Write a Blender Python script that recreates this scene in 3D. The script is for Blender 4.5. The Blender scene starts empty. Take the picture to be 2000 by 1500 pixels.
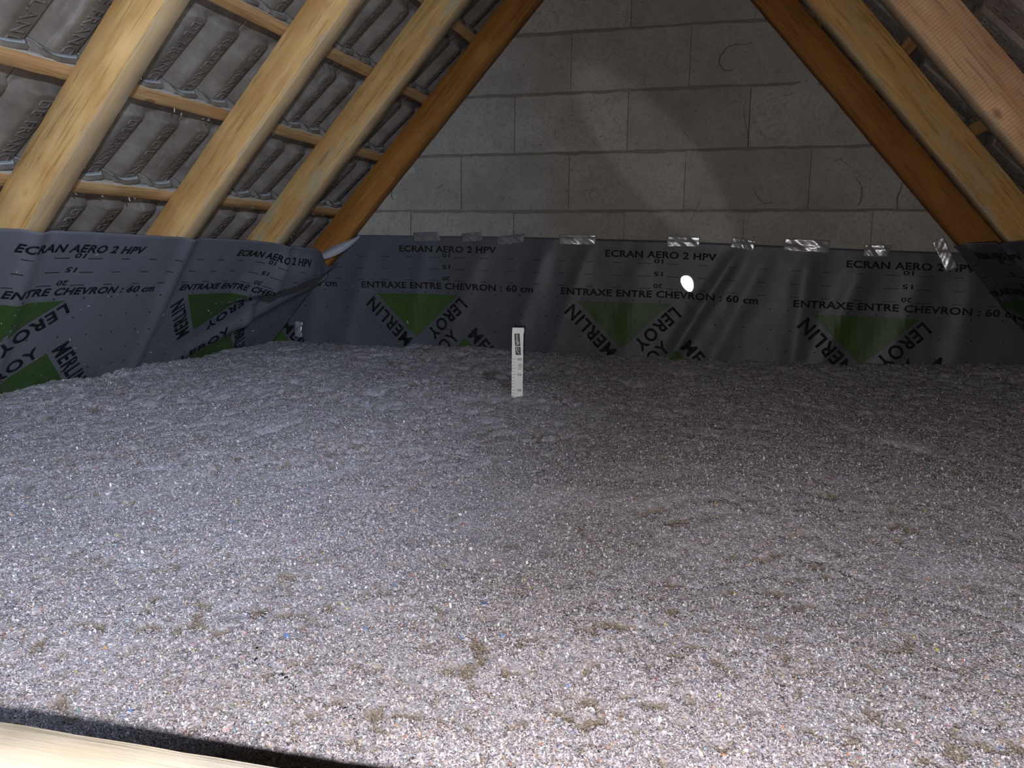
import bpy, bmesh, math, random
import numpy as np
from mathutils import Matrix, Vector

random.seed(7)
rng = np.random.default_rng(11)
ZO = 1.75                      # the attic slab lies at z = 0, the survey frame below is shifted by this
SC = bpy.context.scene
COL = SC.collection

# ------------------------------------------------------------------ camera
F, PITCH, YAW, ROLL = 1550.2, 0.1687, 0.2626, 0.0094
CAM = Vector((0.9501, -3.5414, -0.9189 + ZO))
cy, sy, cp, sp = math.cos(YAW), math.sin(YAW), math.cos(PITCH), math.sin(PITCH)
fw = Vector((-sy * cp, cy * cp, -sp)); rt = Vector((cy, sy, 0)); up = rt.cross(fw)
r2 = math.cos(ROLL) * rt + math.sin(ROLL) * up
u2 = -math.sin(ROLL) * rt + math.cos(ROLL) * up
cd = bpy.data.cameras.new('camera'); cam = bpy.data.objects.new('camera', cd); COL.objects.link(cam)
cd.sensor_width = 36; cd.lens = F / 2000 * 36; cd.clip_start = 0.02
cam.matrix_world = Matrix(((r2.x, u2.x, -fw.x, CAM.x), (r2.y, u2.y, -fw.y, CAM.y), (r2.z, u2.z, -fw.z, CAM.z), (0, 0, 0, 1)))
SC.camera = cam

# ------------------------------------------------------------------ light
wd = bpy.data.worlds.new('world'); SC.world = wd; wd.use_nodes = True
wd.node_tree.nodes['Background'].inputs[0].default_value = (0.8, 0.75, 0.7, 1)
wd.node_tree.nodes['Background'].inputs[1].default_value = 0.004
SC.view_settings.view_transform = 'Standard'; SC.view_settings.look = 'None'
SC.view_settings.gamma = 1; SC.view_settings.use_curve_mapping = False
SC.view_settings.exposure = 0.0

def spot(name, loc, target, energy, color, size, blend, radius):
    l = bpy.data.lights.new(name, 'SPOT'); l.energy = energy; l.color = color
    l.spot_size = math.radians(size); l.spot_blend = blend; l.shadow_soft_size = radius
    o = bpy.data.objects.new(name, l); COL.objects.link(o); o.location = loc
    o.rotation_euler = (Vector(target) - Vector(loc)).to_track_quat('-Z', 'Y').to_euler()
    return o
# cool hand torch held to the right above the camera, beam turned to the left
spot('torch_light', CAM + Vector((0.40, 0.0, 0.60)), (-1.50, -1.45, -0.78 + ZO), 210, (0.66, 0.79, 1.0), 80, 1.0, 0.02)
# the phone's own small lamp, just under the lens
spot('phone_light', CAM + Vector((-0.01, -0.02, -0.022)), CAM + Vector((0.30, 1.3, -0.34)), 64, (1.0, 0.94, 0.94), 172, 0.4, 0.006)

# slanting streak on the blocks: narrow spot added for it, no real lamp
gl = spot('added_wall_streak', CAM + Vector((0.42, 0.05, 0.55)), (0.62, 0, -0.53 + ZO), 32, (0.90, 0.96, 1.0), 18, 0.5, 0.01)
gz = (gl.location - Vector((0.62, 0, -0.53 + ZO))).normalized(); gx = Vector((0.66, 0, -0.75)); gx = (gx - gz * gx.dot(gz)).normalized(); gy = gz.cross(gx)
gl.matrix_world = Matrix(((gx.x, gy.x * .30, gz.x, gl.location.x), (gx.y, gy.y * .30, gz.y, gl.location.y), (gx.z, gy.z * .30, gz.z, gl.location.z), (0, 0, 0, 1)))

# ------------------------------------------------------------------ frames of the two roof slopes
NL = Vector((0.741, 0, -0.672)).normalized(); SL = Vector((0.672, 0, 0.741)).normalized(); AL = Vector((-0.771, 0, -0.858))
NR = Vector((-0.755, 0, -0.656)).normalized(); SR = Vector((-0.656, 0, 0.755)).normalized(); AR = Vector((1.800, 0, -0.871))
EY = Vector((0, 1, 0))

# ------------------------------------------------------------------ helpers
def smooth(x, a, b):
    t = np.clip((x - a) / (b - a), 0, 1); return t * t * (3 - 2 * t)

def hash2(ix, iy, seed):
    n = (ix.astype(np.int64) * 374761393 + iy.astype(np.int64) * 668265263 + seed * 1442695041) & 0x7fffffff
    n = ((n ^ (n >> 13)) * 1274126177) & 0x7fffffff
    n = ((n ^ (n >> 15)) * 2246822519) & 0x7fffffff
    return ((n ^ (n >> 16)) & 0xffffff) / float(0xffffff)

def vnoise(x, y, seed=0):
    ix = np.floor(x); iy = np.floor(y); fx = x - ix; fy = y - iy
    fx = fx * fx * (3 - 2 * fx); fy = fy * fy * (3 - 2 * fy)
    a = hash2(ix, iy, seed); b = hash2(ix + 1, iy, seed); c = hash2(ix, iy + 1, seed); d = hash2(ix + 1, iy + 1, seed)
    return (a * (1 - fx) + b * fx) * (1 - fy) + (c * (1 - fx) + d * fx) * fy

def cells(x, y, seed=0):
    """distance to nearest jittered point"""
    ix = np.floor(x); iy = np.floor(y); best = np.full(x.shape, 9.0)
    for i in (-1, 0, 1):
        for j in (-1, 0, 1):
            cx = ix + i; cy_ = iy + j
            px = cx + hash2(cx, cy_, seed); py = cy_ + hash2(cx, cy_, seed + 5)
            best = np.minimum(best, (x - px) ** 2 + (y - py) ** 2)
    return np.sqrt(best)

def mesh_np(name, V, Fs, smooth_shade=False):
    """V (n,3), Fs: (m,k) int array or list of such arrays"""
    if not isinstance(Fs, list): Fs = [Fs]
    me = bpy.data.meshes.new(name)
    V = np.asarray(V, dtype=np.float32)
    me.vertices.add(len(V)); me.vertices.foreach_set('co', V.ravel())
    tot = np.concatenate([np.full(len(f), f.shape[1]) for f in Fs]).astype(np.int32)
    idx = np.concatenate([f.ravel() for f in Fs]).astype(np.int32)
    me.loops.add(len(idx)); me.loops.foreach_set('vertex_index', idx)
    me.polygons.add(len(tot))
    me.polygons.foreach_set('loop_start', np.concatenate([[0], np.cumsum(tot)[:-1]]).astype(np.int32))
    if smooth_shade: me.polygons.foreach_set('use_smooth', np.ones(len(tot), dtype=bool))
    me.update(calc_edges=True)
    return me

def grid_faces(nu, nv, off=0):
    i, j = np.meshgrid(np.arange(nu - 1), np.arange(nv - 1), indexing='ij')
    a = (i * nv + j).ravel() + off
    return np.stack([a, a + nv, a + nv + 1, a + 1], 1)

def tag(o, label=None, cat=None, group=None, kind=None):
    if label: o['label'] = label
    if cat: o['category'] = cat
    if group: o['group'] = group
    if kind: o['kind'] = kind
    return o

def link(name, me, mats, parent=None, recenter=True):
    o = bpy.data.objects.new(name, me); COL.objects.link(o)
    for m in (mats if isinstance(mats, (list, tuple)) else [mats]):
        if len(me.materials) < 99 and m.name not in [q.name for q in me.materials if q]: me.materials.append(m)
    if parent:
        o.parent = parent
        if recenter: o.location = -parent.location
    elif recenter:
        n = len(me.vertices); v = np.empty(n * 3, np.float32); me.vertices.foreach_get('co', v); v = v.reshape(-1, 3)
        c = (v.min(0) + v.max(0)) / 2; c[2] = v[:, 2].min()
        me.vertices.foreach_set('co', (v - c).ravel()); me.update(); o.location = c
    return o

def bm_to(name, bm, mats, parent=None, recenter=True):
    me = bpy.data.meshes.new(name); bm.to_mesh(me); bm.free()
    return link(name, me, mats, parent, recenter)

# ------------------------------------------------------------------ materials
def mat(name):
    m = bpy.data.materials.new(name); m.use_nodes = True
    nt = m.node_tree; b = nt.nodes['Principled BSDF']
    return m, nt, b
def N(nt, t, **k):
    n = nt.nodes.new(t)
    for a, v in k.items(): setattr(n, a, v)
    return n
def ramp(nt, fac, stops):
    r = N(nt, 'ShaderNodeValToRGB'); e = r.color_ramp.elements
    while len(e) < len(stops): e.new(0.5)
    for i, (p, c) in enumerate(stops):
        e[i].position = p; e[i].color = (*c, 1) if len(c) == 3 else c
    nt.links.new(fac, r.inputs[0]); return r.outputs[0]
def mix(nt, fac, a, b, mode='MIX'):
    m = N(nt, 'ShaderNodeMix', data_type='RGBA', blend_type=mode)
    for s, v in ((0, fac), (6, a), (7, b)):
        if hasattr(v, 'links'): nt.links.new(v, m.inputs[s])
        else: m.inputs[s].default_value = v if s == 0 else (*v, 1)
    return m.outputs[2]
def mathn(nt, op, a, b=0.5, clamp=False):
    m = N(nt, 'ShaderNodeMath', operation=op, use_clamp=clamp)
    for s, v in ((0, a), (1, b)):
        if hasattr(v, 'links'): nt.links.new(v, m.inputs[s])
        else: m.inputs[s].default_value = v
    return m.outputs[0]
def coords(nt, scale=(1, 1, 1), rnd=False):
    tc = N(nt, 'ShaderNodeTexCoord'); mp = N(nt, 'ShaderNodeMapping'); mp.inputs['Scale'].default_value = scale
    nt.links.new(tc.outputs['Object'], mp.inputs[0])
    if rnd:
        oi = N(nt, 'ShaderNodeObjectInfo')
        mm = N(nt, 'ShaderNodeVectorMath', operation='SCALE'); mm.inputs[0].default_value = (37, 13, 7)
        nt.links.new(oi.outputs['Random'], mm.inputs['Scale']); nt.links.new(mm.outputs[0], mp.inputs['Location'])
    return mp.outputs[0]
def noise(nt, vec, scale, detail=4, rough=0.6, dist=0.0):
    n = N(nt, 'ShaderNodeTexNoise'); n.inputs['Scale'].default_value = scale; n.inputs['Detail'].default_value = detail
    n.inputs['Roughness'].default_value = rough; n.inputs['Distortion'].default_value = dist
    if vec is not None: nt.links.new(vec, n.inputs['Vector'])
    return n.outputs['Fac']
def voro(nt, vec, scale, feature='F1', out='Distance'):
    n = N(nt, 'ShaderNodeTexVoronoi', feature=feature); n.inputs['Scale'].default_value = scale
    nt.links.new(vec, n.inputs['Vector']); return n.outputs[out]
def bump(nt, b, h, strength, dist=0.002):
    n = N(nt, 'ShaderNodeBump'); n.inputs['Strength'].default_value = strength; n.inputs['Distance'].default_value = dist
    nt.links.new(h, n.inputs['Height']); nt.links.new(n.outputs[0], b.inputs['Normal']); return n

def wood(name, light, mid, dark, knot=(0.20, 0.09, 0.03), stain=None, saw=0.0, dust=0.0, under=0.0):
    m, nt, b = mat(name)
    v = coords(nt, (0.8, 40, 14), True)
    g = noise(nt, v, 1.6, 8, 0.68, 0.9)
    c = ramp(nt, g, [(0.30, dark), (0.47, mid), (0.68, light)])
    lv = coords(nt, (1, 2.5, 2.5), True)
    big = noise(nt, lv, 4.0, 3, 0.55)
    c = mix(nt, mathn(nt, 'MULTIPLY', ramp(nt, big, [(0.42, (0, 0, 0)), (0.66, (1, 1, 1))]), 0.55), c, tuple(x * y for x, y in zip(mid, (0.80, 0.62, 0.50))))
    # fine dark fibre flecks
    fv = coords(nt, (6, 260, 160), True)
    c = mix(nt, mathn(nt, 'MULTIPLY', ramp(nt, noise(nt, fv, 1.0, 2, 0.5), [(0.56, (0, 0, 0)), (0.70, (1, 1, 1))]), 0.6), c, tuple(x * .5 for x in dark))
    # knots
    kv = coords(nt, (3.2, 11, 7), True)
    wob = noise(nt, kv, 3.0, 2, 0.5)
    kd = mathn(nt, 'ADD', voro(nt, kv, 1.0), mathn(nt, 'MULTIPLY', wob, 0.06))
    k1 = ramp(nt, kd, [(0.0, (.25, .25, .25)), (0.06, (.55, .55, .55)), (0.088, (1, 1, 1)), (0.105, (0, 0, 0))])
    ring = ramp(nt, kd, [(0.10, (0, 0, 0)), (0.125, (1, 1, 1)), (0.30, (0, 0, 0))])
    c = mix(nt, mathn(nt, 'MULTIPLY', ring, 0.5), c, tuple(min(1, x * 1.25) for x in light))
    c = mix(nt, mathn(nt, 'MULTIPLY', k1, 0.75), c, knot)
    if stain:
        sv = coords(nt, (1.6, 9, 9), True)
        s = ramp(nt, noise(nt, sv, 2.2, 5, 0.7), [(0.53, (0, 0, 0)), (0.62, (1, 1, 1))])
        c = mix(nt, mathn(nt, 'MULTIPLY', s, stain[1]), c, stain[0])
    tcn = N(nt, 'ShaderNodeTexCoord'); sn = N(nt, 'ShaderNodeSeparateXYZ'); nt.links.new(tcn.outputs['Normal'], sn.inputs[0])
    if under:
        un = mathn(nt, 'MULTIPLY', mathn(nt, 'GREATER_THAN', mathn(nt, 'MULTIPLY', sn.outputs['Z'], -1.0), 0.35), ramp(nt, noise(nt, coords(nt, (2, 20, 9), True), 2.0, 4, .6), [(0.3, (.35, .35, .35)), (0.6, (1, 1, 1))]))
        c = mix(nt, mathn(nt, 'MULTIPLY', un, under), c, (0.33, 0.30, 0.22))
    h = g
    if saw:
        w = N(nt, 'ShaderNodeTexWave', bands_direction='X'); w.inputs['Scale'].default_value = 34
        w.inputs['Distortion'].default_value = 1.6; w.inputs['Detail'].default_value = 3; w.inputs['Detail Scale'].default_value = 2
        nt.links.new(coords(nt, (1, .35, .35)), w.inputs['Vector'])
        c = mix(nt, mathn(nt, 'MULTIPLY', w.outputs['Fac'], saw), c, tuple(x * .55 for x in mid))
        h = mathn(nt, 'ADD', g, mathn(nt, 'MULTIPLY', w.outputs['Fac'], 0.8))
    if dust:
        ge = N(nt, 'ShaderNodeNewGeometry'); sx = N(nt, 'ShaderNodeSeparateXYZ'); nt.links.new(ge.outputs['Normal'], sx.inputs[0])
        dn = noise(nt, coords(nt, (1, 1, 1), True), 60, 4, 0.7)
        f = mathn(nt, 'MULTIPLY', ramp(nt, sx.outputs['Z'], [(0.35, (0, 0, 0)), (0.6, (1, 1, 1))]), ramp(nt, dn, [(0.30, (0, 0, 0)), (0.5, (1, 1, 1))]))
        c = mix(nt, mathn(nt, 'MULTIPLY', f, dust), c, (0.46, 0.50, 0.50))
    nt.links.new(c, b.inputs['Base Color'])
    b.inputs['Roughness'].default_value = 0.72; b.inputs['Specular IOR Level'].default_value = 0.25
    bump(nt, b, h, 0.35, 0.0015)
    return m

M = {}
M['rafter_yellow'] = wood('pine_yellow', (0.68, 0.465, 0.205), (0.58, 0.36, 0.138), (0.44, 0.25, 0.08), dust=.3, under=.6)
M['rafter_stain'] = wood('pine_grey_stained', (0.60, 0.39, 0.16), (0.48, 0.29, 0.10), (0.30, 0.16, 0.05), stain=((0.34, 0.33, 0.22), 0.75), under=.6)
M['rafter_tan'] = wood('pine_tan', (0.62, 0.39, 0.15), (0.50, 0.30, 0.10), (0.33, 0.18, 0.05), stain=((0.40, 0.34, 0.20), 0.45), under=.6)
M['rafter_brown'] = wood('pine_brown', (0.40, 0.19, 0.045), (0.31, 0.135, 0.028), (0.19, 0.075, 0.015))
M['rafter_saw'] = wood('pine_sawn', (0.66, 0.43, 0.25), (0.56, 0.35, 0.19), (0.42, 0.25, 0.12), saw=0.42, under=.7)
M['batten'] = wood('batten_wood', (0.52, 0.34, 0.165), (0.43, 0.265, 0.115), (0.30, 0.17, 0.065), dust=0.85)
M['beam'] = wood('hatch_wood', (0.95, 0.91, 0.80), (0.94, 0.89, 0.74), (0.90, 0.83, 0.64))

def tile_mat():
    m, nt, b = mat('concrete_tile')
    v = coords(nt, (1, 1, 1), True)
    n1 = noise(nt, v, 9, 5, 0.65); n2 = noise(nt, v, 160, 3, 0.6)
    c = ramp(nt, n1, [(0.34, (0.115, 0.097, 0.08)), (0.52, (0.17, 0.15, 0.128)), (0.70, (0.245, 0.22, 0.19))])
    c = mix(nt, mathn(nt, 'MULTIPLY', n2, 0.35), c, (0.12, 0.09, 0.075))
    sv = coords(nt, (14, 2.2, 5), True)   # pale lime runs down the rolls
    s = ramp(nt, noise(nt, sv, 1.5, 5, 0.7), [(0.58, (0, 0, 0)), (0.74, (1, 1, 1))])
    c = mix(nt, mathn(nt, 'MULTIPLY', s, 0.4), c, (0.42, 0.42, 0.43))
    ge = N(nt, 'ShaderNodeNewGeometry'); sx = N(nt, 'ShaderNodeSeparateXYZ'); nt.links.new(ge.outputs['Normal'], sx.inputs[0])
    dn = noise(nt, v, 45, 4, 0.7)
    f = mathn(nt, 'MULTIPLY', ramp(nt, sx.outputs['Z'], [(0.66, (0, 0, 0)), (0.72, (1, 1, 1))]), ramp(nt, dn, [(0.26, (0, 0, 0)), (0.40, (1, 1, 1))]))
    c = mix(nt, mathn(nt, 'MULTIPLY', f, 0.9), c, (0.50, 0.56, 0.58))
    nt.links.new(c, b.inputs['Base Color']); b.inputs['Roughness'].default_value = 0.85; b.inputs['Specular IOR Level'].default_value = 0.2
    bump(nt, b, mathn(nt, 'ADD', n2, n1), 0.4, 0.0015)
    return m
M['tile'] = tile_mat()

def block_mat():
    m, nt, b = mat('concrete_block')
    v = coords(nt)
    n1 = noise(nt, v, 5, 5, 0.6); n2 = noise(nt, v, 95, 4, 0.7)
    c = ramp(nt, n1, [(0.33, (0.30, 0.285, 0.255)), (0.66, (0.40, 0.385, 0.35))])
    at = N(nt, 'ShaderNodeAttribute', attribute_name='tone')
    c = mix(nt, 1.0, c, at.outputs['Color'], 'MULTIPLY')
    c = mix(nt, ramp(nt, n2, [(0.32, (0.7, 0.7, 0.7)), (0.50, (0, 0, 0))]), c, (0.22, 0.20, 0.17))
    # chips and pits
    pv = coords(nt, (1, 1, 1.0))
    pit = ramp(nt, mathn(nt, 'ADD', voro(nt, pv, 26), mathn(nt, 'MULTIPLY', noise(nt, v, 60, 2), 0.12)), [(0.115, (1, 1, 1)), (0.15, (0, 0, 0))])
    msk = ramp(nt, noise(nt, v, 12, 2), [(0.5, (0, 0, 0)), (0.58, (1, 1, 1))])
    pit = mathn(nt, 'MULTIPLY', pit, msk)
    c = mix(nt, mathn(nt, 'MULTIPLY', pit, 0.7), c, (0.09, 0.08, 0.07))
    # straw-like scratches
    sc = None
    for sc_, off in (((30, 30, 7), 0.0), ((9, 9, 34), 3.3), ((20, 20, 16), 7.7)):
        q = coords(nt, sc_); d = noise(nt, q, 1.5, 3, 0.6, 2.2 + off * .2)
        r = ramp(nt, d, [(0.492, (0, 0, 0)), (0.50, (1, 1, 1)), (0.510, (0, 0, 0))])
        mk = ramp(nt, noise(nt, v, 7 + off, 2), [(0.52, (0, 0, 0)), (0.60, (1, 1, 1))])
        r = mathn(nt, 'MULTIPLY', r, mk); sc = r if sc is None else mathn(nt, 'MAXIMUM', sc, r)
    c = mix(nt, mathn(nt, 'MULTIPLY', sc, 0.75), c, (0.10, 0.09, 0.075))
    nt.links.new(c, b.inputs['Base Color']); b.inputs['Roughness'].default_value = 0.9; b.inputs['Specular IOR Level'].default_value = 0.15
    bump(nt, b, mathn(nt, 'SUBTRACT', n2, pit), 0.5, 0.002)
    return m
M['block'] = block_mat()
def plain(name, col, rough=0.8, spec=0.2, nscale=60, var=0.25, bmp=0.3, metal=0.0):
    m, nt, b = mat(name); v = coords(nt)
    n = noise(nt, v, nscale, 4, 0.65)
    c = mix(nt, n, tuple(x * (1 - var) for x in col), tuple(min(1, x * (1 + var)) for x in col))
    nt.links.new(c, b.inputs['Base Color']); b.inputs['Roughness'].default_value = rough
    b.inputs['Specular IOR Level'].default_value = spec; b.inputs['Metallic'].default_value = metal
    if bmp: bump(nt, b, n, bmp, 0.002)
    return m
M['mortar'] = plain('mortar', (0.20, 0.185, 0.16), 0.95, 0.1, 70, 0.3, 0.8)
M['void'] = plain('joint_shadow_gap', (0.05, 0.045, 0.04), 1, 0, 40)
M['scrape'] = plain('scrape', (0.13, 0.12, 0.10), 1, 0, 40)
M['plaster'] = plain('smeared_plaster', (0.34, 0.33, 0.30), 0.9, 0.1, 30, 0.15, 0.7)
M['slab'] = plain('slab_concrete', (0.3, 0.29, 0.27), 0.9, 0.1)

def sheet_mat(name, col, rough=0.42):
    m, nt, b = mat(name); v = coords(nt)
    big = noise(nt, v, 6, 4, 0.6)
    c = mix(nt, big, tuple(x * 0.82 for x in col), tuple(x * 1.25 for x in col))
    # clinging dust specks
    d = ramp(nt, mathn(nt, 'ADD', voro(nt, v, 75), mathn(nt, 'MULTIPLY', noise(nt, v, 200, 2), 0.12)), [(0.085, (1, 1, 1)), (0.13, (0, 0, 0))])
    d = mathn(nt, 'MULTIPLY', d, ramp(nt, noise(nt, v, 6, 3), [(0.5, (0, 0, 0)), (0.62, (1, 1, 1))]))
    c = mix(nt, mathn(nt, 'MULTIPLY', d, 0.35), c, (0.4, 0.4, 0.4))
    fi = noise(nt, coords(nt, (90, 90, 420)), 2.0, 2, 0.5)
    nt.links.new(c, b.inputs['Base Color']); b.inputs['Roughness'].default_value = rough; b.inputs['Specular IOR Level'].default_value = 0.35
    bump(nt, b, mathn(nt, 'ADD', fi, mathn(nt, 'MULTIPLY', noise(nt, v, 22, 3), 2.0)), 0.22, 0.0015)
    return m
M['sheet'] = sheet_mat('membrane_grey', (0.082, 0.087, 0.100))
M['sheet_lit_dusty'] = sheet_mat('membrane_lit_dusty', (0.135, 0.145, 0.165), 0.5)  # paler copy of the grey sheet: torchlight put into its colour, besides dust
M['sheet_back'] = plain('membrane_reverse', (0.36, 0.37, 0.40), 0.6, 0.3, 30, 0.1, 0.2)
M['ink'] = plain('black_print', (0.006, 0.0065, 0.009), 0.65, 0.3, 50, 0.3, 0)
M['green'] = plain('green_print', (0.042, 0.088, 0.020), 0.45, 0.3, 40, 0.15, 0)

def tape_mat(name, lo, hi, metal, rough):
    m, nt, b = mat(name); v = coords(nt)
    n = noise(nt, v, 16, 3, 0.5, 0.6)
    nt.links.new(ramp(nt, n, [(0.3, lo), (0.7, hi)]), b.inputs['Base Color'])
    b.inputs['Metallic'].default_value = metal; b.inputs['Roughness'].default_value = rough
    b.inputs['Alpha'].default_value = 0.85
    bump(nt, b, n, 0.5, 0.004)
    return m
M['tape'] = tape_mat('lit_tape', (0.55, 0.56, 0.57), (0.85, 0.86, 0.87), 0.65, 0.33)  # bright copy: the lamp glint on these strips is put into its colour
M['tape_dim'] = tape_mat('dim_tape', (0.16, 0.165, 0.17), (0.24, 0.245, 0.25), 0.2, 0.5)  # dark copy of the same tape, for strips the lamp does not catch
M['stick'] = plain('white_card', (0.80, 0.79, 0.74), 0.6, 0.3, 30, 0.05, 0.1)
M['stick_ink'] = plain('brown_grey_ink', (0.075, 0.065, 0.06), 0.6, 0.2, 60, 0.2, 0)
M['tick_ink'] = plain('tick_ink', (0.16, 0.155, 0.14), 0.6, 0.2, 60, 0.2, 0)
M['card_white'] = plain('logo_white', (0.68, 0.67, 0.64), 0.6, 0.2, 60, 0.05, 0)

def insul_mat():
    m, nt, b = mat('blown_cellulose')
    v = coords(nt)
    # fibre crumbs
    cellc = voro(nt, v, 330, out='Color')
    sep = N(nt, 'ShaderNodeSeparateColor'); nt.links.new(cellc, sep.inputs[0])
    base = ramp(nt, sep.outputs[0], [(0.0, (0.22, 0.20, 0.22)), (0.25, (0.36, 0.34, 0.37)), (0.75, (0.45, 0.43, 0.47)), (0.93, (0.60, 0.58, 0.63)), (1.0, (0.92, 0.92, 0.96))])
    # coloured scraps
    vv = voro(nt, v, 150, out='Color'); s2 = N(nt, 'ShaderNodeSeparateColor'); nt.links.new(vv, s2.inputs[0])
    hue = ramp(nt, s2.outputs[1], [(0.0, (0.45, 0.16, 0.13)), (0.25, (0.5, 0.40, 0.12)), (0.5, (0.12, 0.22, 0.5)), (0.75, (0.28, 0.42, 0.42)), (1.0, (0.5, 0.3, 0.2))])
    base = mix(nt, ramp(nt, s2.outputs[0], [(0.93, (0, 0, 0)), (0.95, (0.55, 0.55, 0.55))]), base, hue)
    # ochre-brown patches of newsprint and a cooler drift
    p = noise(nt, v, 17, 4, 0.65)
    q = noise(nt, v, 3.2, 3, 0.5)
    base = mix(nt, ramp(nt, q, [(0.40, (0, 0, 0)), (0.62, (0.4, 0.4, 0.4))]), base, (0.38, 0.40, 0.46))
    at = N(nt, 'ShaderNodeAttribute', attribute_name='flake')
    # Alpha of the attribute says whether this face is a loose flake with its own colour
    base = mix(nt, at.outputs['Alpha'], base, at.outputs['Color'])
    nt.links.new(base, b.inputs['Base Color'])
    b.inputs['Roughness'].default_value = 0.9; b.inputs['Specular IOR Level'].default_value = 0.15
    h = mathn(nt, 'SUBTRACT', mathn(nt, 'MULTIPLY', noise(nt, v, 90, 3, 0.6), 1.2), voro(nt, v, 330))
    bump(nt, b, h, 0.55, 0.003)
    return m
M['insul'] = insul_mat()

# ------------------------------------------------------------------ gable wall of concrete blocks
def wall():
    PDW = 0.118                                   # the masonry stops under the battens
    def inside(bm):
        for n, a in ((NL, AL), (NR, AR)):
            bmesh.ops.bisect_plane(bm, geom=bm.verts[:] + bm.edges[:] + bm.faces[:], plane_co=a - n * PDW, plane_no=n, clear_inner=True)
    bm = bmesh.new()
    # mortar body, front face 3 mm behind the block faces
    bmesh.ops.create_cube(bm, size=1, matrix=Matrix.Translation((0.5, 0.105, -0.55)) @ Matrix.Diagonal((4.4, 0.2, 2.4, 1)))
    for f in bm.faces: f.material_index = 1
    inside(bm)
    bmesh.ops.holes_fill(bm, edges=[e for e in bm.edges if e.is_boundary])
    for f in bm.faces: f.material_index = 1
    rr = random.Random(3)
    b2 = bmesh.new(); tl = b2.verts.layers.float_color.new('tone'); bm.verts.layers.float_color.new('tone')
    zt = 0.75; k = -3
    while zt > -1.7:
        off = 0.25 if k % 2 == 0 else 0.0         # course under z = 0 has its joints at .25 + .5 n
        for n in range(-5, 7):
            x0 = off + 0.5 * n; gap = rr.choice([0.0015, 0.002, 0.003, 0.0012])
            a0, a1 = x0 + gap / 2, x0 + 0.5 - gap / 2
            if a1 < -1.7 or a0 > 2.8: continue
            jt = rr.uniform(0.005, 0.012); jb = rr.uniform(0.003, 0.007)
            t0, t1 = zt - 0.25 + jb, zt - jt
            # a gently uneven face, edges eaten by mortar smears
            nx, nz = 26, 13
            X, Z = np.meshgrid(np.linspace(a0, a1, nx), np.linspace(t0, t1, nz), indexing='ij')
            ed = (vnoise(X * 22, Z * 0 + k * 3.1, 4) - 0.5) * 0.008
            Z = Z + np.where(np.arange(nz)[None, :] == nz - 1, ed, 0) + np.where(np.arange(nz)[None, :] == 0, ed * .6, 0)
            Yf = -0.0005 - 0.0022 * vnoise(X * 9 + k, Z * 9 + n, 9) + 0.0006 * rr.random()
            vs = [[b2.verts.new((X[i, j], Yf[i, j], Z[i, j])) for j in range(nz)] for i in range(nx)]
            for i in range(nx - 1):
                for j in range(nz - 1): b2.faces.new((vs[i][j], vs[i + 1][j], vs[i + 1][j + 1], vs[i][j + 1]))
            tn = rr.uniform(0.86, 1.08)
            rim = [vs[i][0] for i in range(nx)] + [vs[-1][j] for j in range(1, nz)] + [vs[i][-1] for i in range(nx - 2, -1, -1)] + [vs[0][j] for j in range(nz - 2, 0, -1)]
            bk = [b2.verts.new((v.co.x, 0.008, v.co.z)) for v in rim]
            for row in vs:
                for v in row: v[tl] = (tn, tn, tn, 1)
            for v in bk: v[tl] = (tn, tn, tn, 1)
            for i in range(len(rim)):
                j = (i + 1) % len(rim); b2.faces.new((rim[j], rim[i], bk[i], bk[j]))
        zt -= 0.25; k += 1
    inside(b2)
    me2 = bpy.data.meshes.new('t'); b2.to_mesh(me2); b2.free(); bm.from_mesh(me2); bpy.data.meshes.remove(me2)
    # dark dry vertical joints: thin dark strips laid over the faces in place of open gaps
    zt = 0.75; k = -3
    while zt > -1.7:
        off = 0.25 if k % 2 == 0 else 0.0
        for n in range(-4, 7):
            x0 = off + 0.5 * n
            if rr.random() < 0.75 and -1.2 < x0 < 2.2:
                zs0 = zt - 0.25 + 0.006; zs1 = zt - 0.01 - rr.choice([0, 0, 0.08]) * rr.random()
                xm = 0.0011 * rr.choice([1, 1, 1.6])
                lo = min(x0 - xm, x0 + xm)
                if (Vector((lo, 0, zs1)) - AL).dot(NL) > 0 and (Vector((x0 + xm, 0, zs1)) - AR).dot(NR) > 0:
                    q = bm.faces.new([bm.verts.new(c) for c in ((x0 - xm, -0.0030, zs0), (x0 + xm, -0.0030, zs0), (x0 + xm * .7, -0.0030, zs1), (x0 - xm * .7, -0.0030, zs1))])
                    q.material_index = 2
        zt -= 0.25; k += 1
    # root-like cracks and scrape marks on the faces
    def squig(pts, w):
        w *= 0.75; o2 = []
        for i in range(len(pts) - 1):      # break the strokes up a little
            (xa, za), (xb, zb) = pts[i], pts[i + 1]; o2 += [(xa, za), ((xa + xb) / 2 + rr.uniform(-.0025, .0025), (za + zb) / 2 + rr.uniform(-.0025, .0025))]
        pts = o2 + [pts[-1]]
        for i in range(len(pts) - 1):
            (xa, za), (xb, zb) = pts[i], pts[i + 1]; d = Vector((xb - xa, 0, zb - za)); d.normalize(); n_ = Vector((-d.z, 0, d.x))
            wa = w * (0.35 + 0.65 * math.sin(math.pi * (i + .3) / len(pts))); wb = w * (0.35 + 0.65 * math.sin(math.pi * (i + 1.3) / len(pts)))
            q = bm.faces.new([bm.verts.new((xa + n_.x * wa * k1 if e == 0 else xb + n_.x * wb * k1, -0.0046, za + n_.z * wa * k1 if e == 0 else zb + n_.z * wb * k1)) for e, k1 in ((0, -1), (1, -1), (1, 1), (0, 1))])
            q.material_index = 4
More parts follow.
